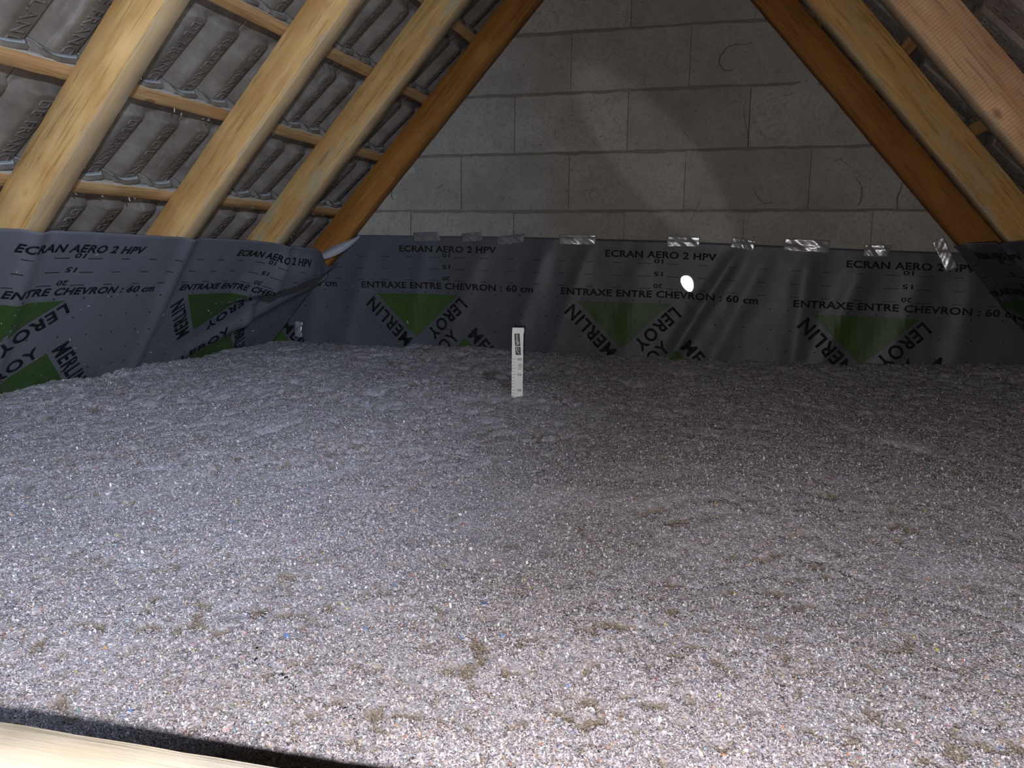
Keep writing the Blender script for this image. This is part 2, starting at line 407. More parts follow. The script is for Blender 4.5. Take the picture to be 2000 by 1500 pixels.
    squig([(1.00, -0.085), (0.955, -0.092), (0.93, -0.088), (0.905, -0.096), (0.885, -0.112), (0.872, -0.130), (0.868, -0.150), (0.872, -0.168), (0.885, -0.184), (0.905, -0.190), (0.925, -0.188)], 0.0034)
    squig([(0.985, -0.30), (0.975, -0.34), (0.985, -0.40), (0.998, -0.46), (1.01, -0.49)], 0.0016)
    squig([(1.03, -0.66), (1.05, -0.70), (1.08, -0.725), (1.11, -0.72)], 0.0022)
    squig([(1.42, -0.62), (1.45, -0.66), (1.455, -0.70), (1.44, -0.735)], 0.0026)
    squig([(1.60, -0.64), (1.585, -0.70), (1.59, -0.75)], 0.0040)
    squig([(1.40, -0.58), (1.36, -0.55), (1.33, -0.56)], 0.0018)
    squig([(-0.60, -0.60), (-0.59, -0.64), (-0.595, -0.68), (-0.585, -0.70)], 0.0036)
    squig([(0.83, -0.69), (0.80, -0.75), (0.78, -0.80)], 0.0016)
    for _ in range(95):
        x, z = rr.uniform(-0.7, 1.7), rr.uniform(-0.84, 0.2)
        if (Vector((x, 0, z)) - AL).dot(NL) < 0.06 or (Vector((x, 0, z)) - AR).dot(NR) < 0.06: continue
        an = rr.choice([rr.uniform(0, 6.3), 1.5 + rr.uniform(-.3, .3)]); st = rr.uniform(0.006, 0.014); p = [(x, z)]
        for i in range(rr.randint(2, 5)):
            an += rr.uniform(-.7, .7); p.append((p[-1][0] + st * math.cos(an), p[-1][1] + st * math.sin(an)))
        squig(p, rr.uniform(0.0006, 0.0016))
    # plaster smeared in the corners beside the rafters
    def smear(pts, n=7):
        for (x, z, rx, rz) in pts:
            vs = []
            NS = 72
            for i in range(NS):
                an = i / NS * 2 * math.pi; rr_ = 0.85 + 0.25 * math.sin(3 * an + x * 9) + 0.16 * math.sin(7 * an + z * 31) + 0.10 * math.sin(17 * an + x * 50) + 0.05 * rr.uniform(-1, 1)
                vs.append(bm.verts.new((x + rx * rr_ * math.cos(an), -0.0022, z + rz * rr_ * math.sin(an))))
            c = bm.verts.new((x, -0.007, z))
            for i in range(NS):
                f = bm.faces.new((vs[i], vs[(i + 1) % NS], c)); f.material_index = 3; f.smooth = True
    smear([(-0.66, -0.70, 0.09, 0.04), (-0.55, -0.57, 0.06, 0.05), (1.55, -0.62, 0.06, 0.035), (1.22, -0.26, 0.05, 0.03), (1.72, -0.80, 0.05, 0.03)])
    o = bm_to('wall_back', bm, [M['block'], M['mortar'], M['void'], M['plaster'], M['scrape']])
    tag(o, kind='structure')
wall()

# slab under everything
bm = bmesh.new(); bmesh.ops.create_cube(bm, size=1, matrix=Matrix.Translation((0.5, -1.75, -1.80)) @ Matrix.Diagonal((5.4, 4.6, 0.10, 1)))
tag(bm_to('floor', bm, M['slab']), kind='structure')

# ------------------------------------------------------------------ timbers
def timber(name, L, W, D, m, seed, skew=0.0, wane=0.0):
    """box with its length on local x, width on y, depth on z (0..D), slightly uneven sawn faces"""
    r = np.random.default_rng(seed); n = max(8, int(L / 0.02))
    xs = np.linspace(0, L, n); prof = []
    cs = 0.0022
    ring = [(-W / 2 + cs, 0), (W / 2 - cs, 0), (W / 2, cs), (W / 2, D / 2), (W / 2, D - cs), (W / 2 - cs, D), (-W / 2 + cs, D), (-W / 2, D - cs), (-W / 2, D / 2), (-W / 2, cs)]
    k = len(ring); V = []
    wob = np.cumsum(r.normal(0, 0.00022 if name != 'hatch_beam' else 0.00001, (n, 2)), 0); wob -= np.linspace(0, 1, n)[:, None] * wob[-1]
    jit = r.normal(0, 0.00028, (n, k, 2))
    wn = vnoise(xs * 4, xs * 0 + seed, seed) * vnoise(xs * 17, xs * 0, seed + 1)
    for i, x in enumerate(xs):
        for j, (y, z) in enumerate(ring):
            dy = dz = 0
            if wane and j in (2, 1): dy = -wane * wn[i]
            if wane and j in (0, 9): dz = wane * .7 * wn[-i]
            V.append((x, y + jit[i, j, 0] + wob[i, 0] + dy + skew * (x / L - .5), z + jit[i, j, 1] + wob[i, 1] + dz))
    Fq = []
    for i in range(n - 1):
        for j in range(k):
            a = i * k + j; b_ = i * k + (j + 1) % k
            Fq.append((a, b_, b_ + k, a + k))
    caps = np.array([list(range(k))[::-1], [(n - 1) * k + j for j in range(k)]])
    return mesh_np(name, np.array(V), [np.array(Fq), caps])

def place(o, origin, x, y, z):
    o.matrix_world = Matrix(((x.x, y.x, z.x, origin.x), (x.y, y.y, z.y, origin.y), (x.z, y.z, z.z, origin.z), (0, 0, 0, 1)))
    return o

def rafter(side, Yfar, s0, s1, W, D, m, seed, label, skew=0.0, wane=0.0, group=None):
    me = timber('rafter', s1 - s0, W, D, m, seed, skew, wane); me.materials.append(m)
    o = bpy.data.objects.new('rafter', me); COL.objects.link(o)
    if side == 'L': org, x, z = AL + SL * s0, SL, -NL
    else: org, x, z = AR + SR * s0, SR, -NR
    y = z.cross(x)
    place(o, org + EY * (Yfar - W / 2), x, y, z)
    tag(o, label, 'rafter', group)
    return o
RD = 0.116
S0 = -0.93
rafter('L', -0.004, S0, 1.86, 0.070, RD, M['rafter_brown'], 21, 'dark brown rafter lying against the block gable wall on the left slope', 0.0, 0.004, 'left slope rafters')
rafter('L', -0.580, S0, 1.86, 0.070, RD, M['rafter_stain'], 22, 'grey-stained rafter, second from the gable wall on the left slope', 0.0, 0.004, 'left slope rafters')
rafter('L', -1.181, S0, 1.86, 0.066, RD, M['rafter_yellow'], 23, 'yellow pine rafter, third from the gable wall on the left slope', 0.0, 0.0, 'left slope rafters')
rafter('L', -1.809, S0, 1.86, 0.066, RD, M['rafter_yellow'], 24, 'widest looking yellow pine rafter at the far left, nearest the viewer', 0.0, 0.0, 'left slope rafters')
rafter('R', -0.004, S0, 1.84, 0.070, RD, M['rafter_brown'], 31, 'dark brown rafter lying against the block gable wall on the right slope', 0.0, 0.0, 'right slope rafters')
rafter('R', -0.590, S0, 1.84, 0.070, RD, M['rafter_tan'], 32, 'tan rafter, second from the gable wall on the right slope', 0.05, 0.003, 'right slope rafters')
rafter('R', -1.185, S0, 1.84, 0.068, RD, M['rafter_saw'], 33, 'pale pinkish rafter with sawtooth marks across it at the top right', 0.03, 0.0, 'right slope rafters')

ORD = ['lowest', 'second', 'third', 'fourth', 'fifth', 'sixth', 'seventh']
def batten(side, k, label):
    y0, y1 = -2.75, -0.001
    me = timber('batten', y1 - y0, 0.040, 0.026, None, 50 + k + (20 if side == 'R' else 0)); me.materials.append(M['batten'])
    o = bpy.data.objects.new('batten', me); COL.objects.link(o)
    s = (0.006 if side == 'L' else 0.318 - 0.332) + 0.331 * k + 0.020
    if side == 'L': org, sl_, z = AL + SL * s, SL, -NL
    else: org, sl_, z = AR + SR * s, SR, -NR
    x = EY; y = z.cross(x)
    place(o, org + z * 0.1185 + EY * y0, x, y, z)
    tag(o, label, 'batten', '%s slope tile battens' % ('left' if side == 'L' else 'right'))
for k in range(-1, 5):
    if k >= 0:
        batten('L', k, ['batten just above the grey membrane on the left slope, lowest in view', 'second batten up from the membrane on the left slope',
                    'third batten up from the membrane on the left slope', 'fourth batten up the left slope, at the top edge of the photo', 'fifth batten up the left slope, near the ridge'][k])
for k in range(0, 5):
    batten('R', k, ['batten low on the right slope just above the black membrane edge', 'lower of the two short batten pieces showing between the right rafters',
                    'upper of the two short batten pieces showing between the right rafters', 'batten high on the right slope above the photo edge, fourth up', 'batten near the ridge on the right slope, fifth up'][k])

# ------------------------------------------------------------------ text helper
def text_poly(s, size, bold=0.0, xs=1.0, spc=1.0):
    c = bpy.data.curves.new('txt', 'FONT'); c.body = s; c.size = size; c.offset = bold; c.resolution_u = 3; c.space_character = spc
    o = bpy.data.objects.new('txt', c); COL.objects.link(o)
    dg = bpy.context.evaluated_depsgraph_get(); dg.update()
    me = bpy.data.meshes.new_from_object(o.evaluated_get(dg))
    bm = bmesh.new(); bm.from_mesh(me)
    bpy.data.objects.remove(o); bpy.data.curves.remove(c); bpy.data.meshes.remove(me)
    bmesh.ops.remove_doubles(bm, verts=bm.verts[:], dist=size * 0.002)
    for v in bm.verts: v.co.x *= xs
    return bm
def fit_text(s, width, height, bold=0.0, spc=1.0):
    """bmesh with text filling width x height, lower left at the origin"""
    bm = text_poly(s, 1.0, bold, 1.0, spc)
    x0 = min(v.co.x for v in bm.verts); x1 = max(v.co.x for v in bm.verts); y0 = min(v.co.y for v in bm.verts); y1 = max(v.co.y for v in bm.verts)
    for v in bm.verts:
        v.co.x = (v.co.x - x0) / (x1 - x0) * width; v.co.y = (v.co.y - y0) / (y1 - y0) * height; v.co.z = 0
    return bm

# ------------------------------------------------------------------ roof tiles
TW, TL = 0.30, 0.418
def prof(c):
    c = np.mod(c, 0.15)
    d = 0.035 * smooth(c, 0.000, 0.062)
    d = np.where(c > 0.062, 0.035 - 0.013 * ((c - 0.062) / 0.072) ** 1.3, d)
    d = np.where(c > 0.134, 0.022 * (1 - smooth(c, 0.134, 0.138)), d)
    return d
def make_tile():
    cs = np.unique(np.concatenate([np.linspace(0, 0.15, 31), [0.134, 0.136, 0.1385, 0.004]]))
    q = np.concatenate([cs, cs[1:] + 0.15]); q = q[q <= TW - 0.001]
    s = np.concatenate([np.linspace(-TL, -0.115, 12), np.linspace(-0.108, -0.078, 8), [-0.06, -0.03, -0.013, -0.012, 0.0]])
    Q, S = np.meshgrid(q, s, indexing='ij'); d = prof(Q)
    # rolls end rounded a little before the batten
    endc = np.mod(Q, 0.15); rnd = 0.012 * (np.abs(endc - 0.085) / 0.06) ** 2
    e = 1 - smooth(S, -0.100 - rnd, -0.082 - rnd)
    under = -d * e
    under = np.where(S > -0.0125, 0.038 - d - 0.025, under)
    lug = (np.abs(np.mod(Q, 0.15) - 0.045) < 0.022) & (S > -0.0125)
    under = np.where(lug, np.minimum(under, -0.016), under)
    under = under + 0.0005 * (vnoise(Q * 60, S * 40, 3) - .5)
    topz = np.where(S > -0.08, 0.0380 - d - 0.0012, 0.020 + 0 * d)
    # local x = -q
    nu, nv = Q.shape
    V = np.concatenate([np.stack([-Q, S, under], -1).reshape(-1, 3), np.stack([-Q, S, topz], -1).reshape(-1, 3)])
    fu = grid_faces(nu, nv); ft = grid_faces(nu, nv, nu * nv)[:, ::-1]
    off = nu * nv; side = []
    for i in range(nu - 1):
        for j in (0, nv - 1):
            a, b_ = i * nv + j, (i + 1) * nv + j
            side.append((a, b_, b_ + off, a + off) if j else (b_, a, a + off, b_ + off))
    for j in range(nv - 1):
        for i in (0, nu - 1):
            a, b_ = i * nv + j, i * nv + j + 1
            side.append((b_, a, a + off, b_ + off) if i else (a, b_, b_ + off, a + off))
    me = mesh_np('roof_tile', V, [fu, ft, np.array(side)])
    bm = bmesh.new(); bm.from_mesh(me); bpy.data.meshes.remove(me)
    # raised lettering on the rolls, read down the slope
    for word, qc, L in (('DE FRANCE', 0.100, 0.235), ('REDLAND', 0.15 + 0.100, 0.235)):
        H = 0.046
        tb = fit_text(word, L, H, 0.008, 1.1)
        for kk in range(1, 8):
            bmesh.ops.bisect_plane(tb, geom=tb.verts[:] + tb.edges[:] + tb.faces[:], plane_co=(0, H * kk / 8, 0), plane_no=(0, 1, 0))
        base = [f for f in tb.faces]
        ex = bmesh.ops.extrude_face_region(tb, geom=base)
        topv = [g for g in ex['geom'] if isinstance(g, bmesh.types.BMVert)]
        tset = set(topv)
        for v in tb.verts:
            r_, u_ = v.co.x, v.co.y
            qq = qc - H / 2 + u_; ss = -0.118 - r_
            dd = float(prof(np.array([qq]))[0])
            v.co = (-qq, ss, -dd - (0.0011 if v in tset else -0.001))
        tm = bpy.data.meshes.new('t'); tb.to_mesh(tm); tb.free(); bm.from_mesh(tm); bpy.data.meshes.remove(tm)
    bmesh.ops.recalc_face_normals(bm, faces=bm.faces[:])
    me = bpy.data.meshes.new('roof_tile'); bm.to_mesh(me); bm.free(); me.materials.append(M['tile'])
    return me
TILE = make_tile()
tilt = math.atan(0.038 / 0.331)
COLS_L = ['touching the gable', 'second column from the gable', 'third column from the gable', 'fourth column from the gable', 'fifth column from the gable',
        'sixth column from the gable', 'seventh column from the gable', 'eighth column from the gable', 'ninth column from the gable']
ROWN = {0: 'lowest row', 1: 'second row up', 2: 'third row up', 3: 'fourth row up', 4: 'fifth row up', 5: 'sixth row up'}
def place_tile(side, k, n):
    o = bpy.data.objects.new('roof_tile', TILE); COL.objects.link(o)
    s = (0.006 if side == 'L' else 0.318 - 0.332) + 0.331 * k + 0.040 + 0.0125
    jz = random.uniform(-0.0006, 0.0006)
    if side == 'L':
        A, S, Nn = AL, SL, NL; x = -EY; y0 = -1.67 + 0.30 * n
    else:
        A, S, Nn = AR, SR, NR; x = EY; y0 = -1.56 + 0.30 * n + 0.30
    S2 = (S * math.cos(tilt) + Nn * math.sin(tilt)).normalized()      # head sits lower (inside), tail rises
    z = x.cross(S2)
    org = A + S * s - Nn * (0.1185 + 0.0275 + jz)
    place(o, org + EY * (y0 + random.uniform(-0.0008, 0.0008)), x, S2, z)
    sd = 'left' if side == 'L' else 'right'
    ci = 5 - n
    tag(o, 'ribbed roof tile underside, %s on the %s slope, %s' % (ROWN[k], sd, COLS_L[ci]), 'roof tile', 'roof tiles of the %s slope' % sd, 'thing')
for k in range(0, 5):
    for n in range(-3, 6): place_tile('L', k, n)
for k in range(1, 5):
    for n in range(-3, 6): place_tile('R', k, n)

# ------------------------------------------------------------------ underlay membranes
def sheet(S, u0, u1, t1, step=0.011):
    nu = int((u1 - u0) / step) + 1; nv = int(t1 / step) + 1
    U, T = np.meshgrid(np.linspace(u0, u1, nu), np.linspace(0, t1, nv), indexing='ij')
    return U, T, S(U, T), nu, nv

def printed(S, u0, u1, t1, anchors, flip, seed, keep=None, off=0.0009, low=(0.125, 0.505)):
    """all print of one sheet as a bmesh: slot 1 black, slot 2 green. t is distance under the top edge"""
    out = bmesh.new()
    def put(tb, fn, mi):
        # cut the shapes into small cells so they follow the folds
        for v in tb.verts:
            a, b_ = fn(v.co.x, v.co.y); v.co = (a, b_, 0)
        ua = min(v.co.x for v in tb.verts); ub = max(v.co.x for v in tb.verts); ta = min(v.co.y for v in tb.verts); tb_ = max(v.co.y for v in tb.verts)
        if ub < u0 or ua > u1: tb.free(); return
        st = 0.022
        for ax, lo, hi in ((0, ua, ub), (1, ta, tb_)):
            p = math.ceil(lo / st) * st
            while p < hi:
                co = (p, 0, 0) if ax == 0 else (0, p, 0); no = (1, 0, 0) if ax == 0 else (0, 1, 0)
                bmesh.ops.bisect_plane(tb, geom=tb.verts[:] + tb.edges[:] + tb.faces[:], plane_co=co, plane_no=no); p += st
        for co, no in (((u0 + .002, 0, 0), (-1, 0, 0)), ((u1 - .002, 0, 0), (1, 0, 0)), ((0, t1 - .002, 0), (0, 1, 0)), ((0, .001, 0), (0, -1, 0))):
            bmesh.ops.bisect_plane(tb, geom=tb.verts[:] + tb.edges[:] + tb.faces[:], plane_co=co, plane_no=no, clear_outer=True)
        if not tb.verts: tb.free(); return
        vv = tb.verts[:]
        U = np.array([v.co.x for v in vv]); T = np.array([v.co.y for v in vv]); e = 0.004
        P0 = S(U, T); Nn = np.cross(S(U + e, T) - S(U - e, T), S(U, T + e) - S(U, T - e)); Nn /= np.linalg.norm(Nn, axis=1)[:, None]
        Nn *= flip
        P = P0 + Nn * off
        for v, p in zip(vv, P): v.co = p
        for f in tb.faces: f.material_index = mi
        tm = bpy.data.meshes.new('t'); tb.to_mesh(tm); tb.free(); out.from_mesh(tm); bpy.data.meshes.remove(tm)
    def rect(w, h):
        b = bmesh.new(); b.faces.new([b.verts.new(c) for c in ((0, 0, 0), (w, 0, 0), (w, h, 0), (0, h, 0))]); return b
    def poly(pts):
        b = bmesh.new(); b.faces.new([b.verts.new((x, y, 0)) for x, y in pts]); return b
    for c in anchors:
        put(fit_text('ECRAN AERO 2 HPV', 0.475, 0.030, 0.026, 1.06), lambda x, y: (c - 0.235 + x, 0.076 - y), 1)
        put(fit_text('ENTRAXE ENTRE CHEVRON : 60 cm', 0.85, 0.031, 0.026, 1.06), lambda x, y: (c - 0.43 + x, 0.247 - y), 1)
        for num, t in (('10', 0.088), ('15', 0.143), ('20', 0.196)):
            # figures stand on their heads, read from the other side of the roll
            put(fit_text(num, 0.038, 0.019, 0.016), lambda x, y: (c + 0.018 - x, t - 0.009 + y), 1)
            for i in range(8):
                du = -0.43 + i * 0.123
                if abs(du) < 0.03: continue
                w = 0.034 + (0.02 if abs(du) < 0.1 else 0)
                put(rect(w, 0.0022), lambda x, y: (c + du + x - w / 2, t + 0.010 + y), 1)
        # logo standing on its head: green triangle, apex down
        cx, ty, hw, hh = c - 0.15, 0.272, 0.207, 0.205
        put(poly([(cx - hw, ty), (cx + hw, ty), (cx, ty + hh)]), lambda x, y: (x, y), 2)
        def along(p, d, upv, s, L, H):
            put(fit_text(s, L, H, 0.024, 1.14), lambda x, y: (p[0] + d[0] * x + upv[0] * y, p[1] + d[1] * x + upv[1] * y), 1)
        ln = math.hypot(hw, hh); a1 = (-hw / ln, hh / ln); gap = 0.012; H = 0.060
        # LEROY runs down the right flank, MERLIN up the left one (t grows downwards), letter tops outwards
        nrm = (hh / ln, hw / ln)
        along((cx + hw + nrm[0] * gap, ty + nrm[1] * gap + 0.0), a1, nrm, 'LEROY', 0.235, H)
        a2 = (-hw / ln, -hh / ln); nrm2 = (-hh / ln, hw / ln)
        along((cx - 0.01 + nrm2[0] * gap, ty + hh + nrm2[1] * gap), a2, nrm2, 'MERLIN', 0.285, H)
        # upright logo beneath and to the right
        ax, ay = c + low[0], low[1]
        put(poly([(ax, ay), (ax + hw, ay + hh), (ax - hw, ay + hh)]), lambda x, y: (x, y), 2)
        n3 = (-hh / ln, -hw / ln); d3 = (hw / ln, -hh / ln)
        along((ax - hw + n3[0] * gap + d3[0] * .04, ay + hh + n3[1] * gap + d3[1] * .04), d3, n3, 'LEROY', 0.235, H)
        n4 = (hh / ln, -hw / ln); d4 = (hw / ln, hh / ln)
        along((ax + 0.005 + n4[0] * gap, ay + n4[1] * gap), d4, n4, 'MERLIN', 0.285, H)
        # small punched marks
        for i in range(9):
            for j in range(5):
                uu = c - 0.45 + i * 0.115 + (0.01 if j % 2 else 0); tt = 0.263 + j * 0.085
                put(poly([(uu - .0035, tt), (uu, tt - .004), (uu + .0035, tt), (uu, tt + .004)]), lambda x, y: (x, y), 1)
    return out

def make_sheet(name, S, u0, u1, t1, anchors, flip, label, keep=None, group=None, base='sheet', low=(0.125, 0.505)):
    U, T, P, nu, nv = sheet(S, u0, u1, t1)
    Fc = grid_faces(nu, nv)
    V = P.reshape(-1, 3)
    bm = bmesh.new(); me = mesh_np('t', V, Fc, True); bm.from_mesh(me); bpy.data.meshes.remove(me)
    bmesh.ops.delete(bm, geom=[v for v in bm.verts if not v.link_faces], context='VERTS')
    bm.faces.ensure_lookup_table()
    pr = printed(S, u0, u1, t1, anchors, flip, 1, low=low)
    tm = bpy.data.meshes.new('t'); pr.to_mesh(tm); pr.free(); bm.from_mesh(tm); bpy.data.meshes.remove(tm)
    for pco, pno in (keep or []):
        bmesh.ops.bisect_plane(bm, geom=bm.verts[:] + bm.edges[:] + bm.faces[:], plane_co=pco, plane_no=pno, clear_inner=True)
    o = bm_to(name, bm, [M[base], M['ink'], M['green']])
    tag(o, label, 'membrane', group)
    sd = o.modifiers.new('thickness', 'SOLIDIFY'); sd.thickness = 0.0008; sd.offset = -flip
    return o

# back sheet, hung on the gable wall
ZT = ([-1.4, -0.77, 0.0, 0.68, 1.10, 1.50, 1.85, 2.4], [-0.850, -0.860, -0.865, -0.878, -0.894, -0.909, -0.918, -0.935])
FOLDS = [(-0.70, 0.30, 0.05, 0.020), (-0.42, 0.18, 0.035, 0.012), (-0.12, 0.42, 0.045, 0.016), (0.16, 0.30, 0.05, 0.022), (0.36, 0.35, 0.035, 0.014), (0.60, 0.15, 0.06, 0.012),
         (1.00, 0.55, 0.035, 0.026), (1.12, 0.45, 0.05, 0.016), (1.27, 0.08, 0.045, 0.024), (1.50, 0.32, 0.05, 0.022), (1.72, 0.25, 0.05, 0.022), (1.90, 0.10, 0.05, 0.016), (-0.95, 0.2, 0.05, 0.018)]
def S_back(U, T):
    z = np.interp(U, *ZT) - T - 0.006 * smooth(T, 0, .3) * (vnoise(U * 2.5, U * 0, 8) - .5)
    f = np.zeros_like(U, dtype=float)
    for (uc, kx, w, A) in FOLDS:
        f += 0.62 * A * np.exp(-((U - uc + kx * T) / w) ** 2) * smooth(T, -0.04, 0.16)
    f += 0.008 * vnoise(U * 4, T * 3, 2) * smooth(T, 0, .1) + 0.0025 * vnoise(U * 22, T * 14, 3)
    return np.stack([U, -0.0065 - f, z], -1)
keep_back = [(AL - NL * 0.004, NL), (AR - NR * 0.004, NR)]
back = make_sheet('underlay_membrane', S_back, -1.32, 2.30, 0.62, [-1.305, -0.32, 0.657, 1.650], -1.0,
                  'dark grey printed membrane taped along the foot of the block gable wall', keep_back, 'printed membranes', 'sheet', (0.09, 0.470))

# left sheet, stapled under the left rafters
def S_left(U, T):
    top = np.interp(U, [-3, -1.95, -1.4, -0.6, -0.25, -0.12, 0.05], [0.015, 0.023, 0.032, 0.049, 0.055, 0.075, 0.06])
    s = -(T + top)
    D = 0.004 + 0.010 * vnoise(U * 3, T * 3, 5) + 0.002 * vnoise(U * 20, T * 12, 6)
    for yc in (-1.84, -1.215, -0.615): D = D + 0.011 * np.exp(-((U - yc - 0.30 * T) / 0.03) ** 2)
    # loose overhanging fold at the far end
    tf = 0.125 + np.clip(-0.30 - U, -0.4, 0.6) * 0.50
    amp = 0.085 * smooth(U, -0.80, -0.40)
    D = D + amp * (0.35 + 0.65 * smooth(T, 0, 0.12)) * (1 - smooth(T, tf - 0.02, tf + 0.028))
    D = D + 0.022 * smooth(U, -0.9, -0.5) * np.exp(-((T - tf - 0.22 + 0.1 * (U + .4)) / 0.06) ** 2)
    # dips behind the corner where it meets the back sheet
    drop = 0.095 * smooth(U, -0.42, -0.15) * (1 - smooth(T, 0.0, 0.25))
    s = s - drop
    P = np.array(AL)[None] + s[..., None] * np.array(SL) + U[..., None] * np.array(EY) + D[..., None] * np.array(NL) if U.ndim == 1 else \
        np.array(AL) + s[..., None] * np.array(SL) + U[..., None] * np.array(EY) + D[..., None] * np.array(NL)
    return P
left = make_sheet('underlay_membrane', S_left, -2.75, -0.035, 0.86, [-2.625, -1.64, -0.655], -1.0,
                  'blue-grey printed membrane sheet under the left rafters, crumpled at its far end', None, 'printed membranes', 'sheet_lit_dusty')
def S_right(U, T):
    U = -U          # the print runs towards the viewer on this side
    top = 0.004 + 0.01 * smooth(U, -0.3, 0)
    s = -(T + top)
    D = 0.005 + 0.012 * vnoise(U * 3, T * 3, 15) + 0.012 * np.exp(-((U + 0.62 + 0.2 * T) / 0.03) ** 2) + 0.02 * np.exp(-((U + 0.10) / 0.05) ** 2)
    # far edge hangs a little free of the corner
    return np.array(AR) + s[..., None] * np.array(SR) + U[..., None] * np.array(EY) + D[..., None] * np.array(NR)
right = make_sheet('underlay_membrane', S_right, 0.03, 2.4, 0.80, [0.45, 1.43], -1.0,
                   'almost black membrane sheet under the right rafters, at the right edge', None, 'printed membranes')

# turned-over corner of the back sheet, pale reverse side showing
def flap():
    A_ = [(-1.00, -0.985, -0.085), (-0.93, -0.955, -0.11), (-0.86, -0.915, -0.10), (-0.79, -0.885, -0.06), (-0.752, -0.858, -0.012)]      # upper edge x, z, y
    B_ = [(-0.985, -0.992, -0.10), (-0.915, -0.985, -0.13), (-0.85, -0.968, -0.125), (-0.795, -0.935, -0.08), (-0.745, -0.865, -0.014)]
    n, m = 5, 7; bm = bmesh.new(); g = []
    for (a, b_) in zip(A_, B_):
        row = []
        for j in range(m):
            t = j / (m - 1); bow = 0.018 * math.sin(math.pi * t)
            row.append(bm.verts.new((a[0] * (1 - t) + b_[0] * t, a[2] * (1 - t) + b_[2] * t - bow, a[1] * (1 - t) + b_[1] * t)))
        g.append(row)
    for i in range(n - 1):
        for j in range(m - 1): bm.faces.new((g[i][j], g[i][j + 1], g[i + 1][j + 1], g[i + 1][j])).smooth = True
    o = bm_to('folded_corner', bm, M['sheet_back'], back)
    o['label'] = 'pale grey reverse side of the folded over corner'
    s = o.modifiers.new('s', 'SOLIDIFY'); s.thickness = 0.001
    ss = o.modifiers.new('sub', 'SUBSURF'); ss.levels = 2; ss.render_levels = 2
flap()

# glowing white oval disc laid just over the back sheet
def disc():
    m, nt, b = mat('white_glow'); b.inputs['Base Color'].default_value = (1, 1, 1, 1)
    b.inputs['Emission Color'].default_value = (1, 0.98, 0.9, 1); b.inputs['Emission Strength'].default_value = 3.0
    c = Vector((0.782, 0, -1.058)); bm = bmesh.new(); vs = []; rim = []
    a = math.radians(28)
    for i in range(28):
        t = i / 28 * 2 * math.pi; k = 1 + 0.05 * math.sin(3 * t)
        x, z = 0.024 * k * math.cos(t), 0.037 * k * math.sin(t) * (1 - .12 * math.cos(t))
        X, Z = c.x + x * math.cos(a) - z * math.sin(a), c.z + x * math.sin(a) + z * math.cos(a)
        tt = np.interp(X, *ZT) - Z; p = S_back(np.array([X]), np.array([tt]))[0]
        vs.append(bm.verts.new((X, p[1] - 0.0022, Z)))
        X2, Z2 = c.x + (X - c.x) * 1.10, c.z + (Z - c.z) * 1.08
        rim.append(bm.verts.new((X2, p[1] - 0.0012, Z2)))
    f = bm.faces.new(vs)
    for i in range(28):
        j = (i + 1) % 28; q = bm.faces.new((vs[i], vs[j], rim[j], rim[i])); q.material_index = 1
    bmesh.ops.triangulate(bm, faces=[f])
    o = bm_to('glowing_disc', bm, [m, M['sheet']], back)
    o['label'] = 'small glowing white oval hole'
disc()

# ------------------------------------------------------------------ tape strips
def tape(x0, zc, x1, zc1, w, seed, label, y=-0.030, bulge=0.010, cut=0.0, group='tape strips along the membrane top'):
    r = random.Random(seed); n, m = 22, 9
    d = Vector((x1 - x0, 0, zc1 - zc)); L = d.length; d.normalize(); nn = Vector((-d.z, 0, d.x))
    bm = bmesh.new(); g = []
    ph = r.uniform(0, 6)
    for i in range(n):
        row = []
        for j in range(m):
            a, b_ = i / (n - 1), j / (m - 1) - .5
            sk = cut * (b_) * L
            edge = r.uniform(-0.0012, 0.0012) if i in (0, n - 1) else 0
            p = Vector((x0, 0, zc)) + d * (a * L + sk * (1 if i > n / 2 else 0) + edge) + nn * (b_ * w)
            bz = bulge * math.sin(math.pi * a) ** 0.8 * (0.55 + .45 * math.sin(ph + 7 * a + 3 * b_)) * (1 - abs(b_) * .5) + 0.0016 * math.sin(23 * a + 9 * b_ + ph) + r.uniform(-.0007, .0007)
            tt = np.interp(p.x, *ZT) - p.z
            ys = S_back(np.array([p.x]), np.array([max(tt, 0)]))[0][1] if tt > -0.004 else -0.004
            row.append(bm.verts.new((p.x, min(ys, -0.004) - 0.003 - max(bz, 0), p.z)))
        g.append(row)
    for i in range(n - 1):
        for j in range(m - 1): bm.faces.new((g[i][j], g[i + 1][j], g[i + 1][j + 1], g[i][j + 1])).smooth = True
    o = bm_to('tape_strip', bm, M['tape_dim' if seed in (1, 2, 3) else 'tape']); tag(o, label, 'tape', group)
    s = o.modifiers.new('s', 'SOLIDIFY'); s.thickness = 0.0006
tape(-0.485, -0.868, -0.355, -0.866, 0.042, 1, 'dim grey tape strip, leftmost along the top edge of the back membrane', cut=-.12, bulge=.004)
tape(-0.245, -0.872, -0.150, -0.864, 0.040, 2, 'short crumpled dim tape piece, second from left on the back membrane edge', bulge=.004, cut=-.1)
tape(-0.078, -0.886, 0.050, -0.872, 0.040, 3, 'dim tape strip tilted upward, third from left, just left of the marker stick', bulge=.005, cut=.05)
tape(0.212, -0.875, 0.380, -0.877, 0.044, 4, 'silvery tape strip with rounded right end, right above the white marker stick', bulge=.012)
tape(0.686, -0.880, 0.826, -0.884, 0.046, 5, 'bright shiny tape strip above the small glowing oval', bulge=.012)
tape(0.955, -0.882, 1.050, -0.898, 0.044, 6, 'small bright crinkled tape piece, tilted down to the right', bulge=.012)
tape(1.165, -0.890, 1.345, -0.900, 0.052, 7, 'long shiny tape strip with an arched bulge, right part of the wall', bulge=.018)
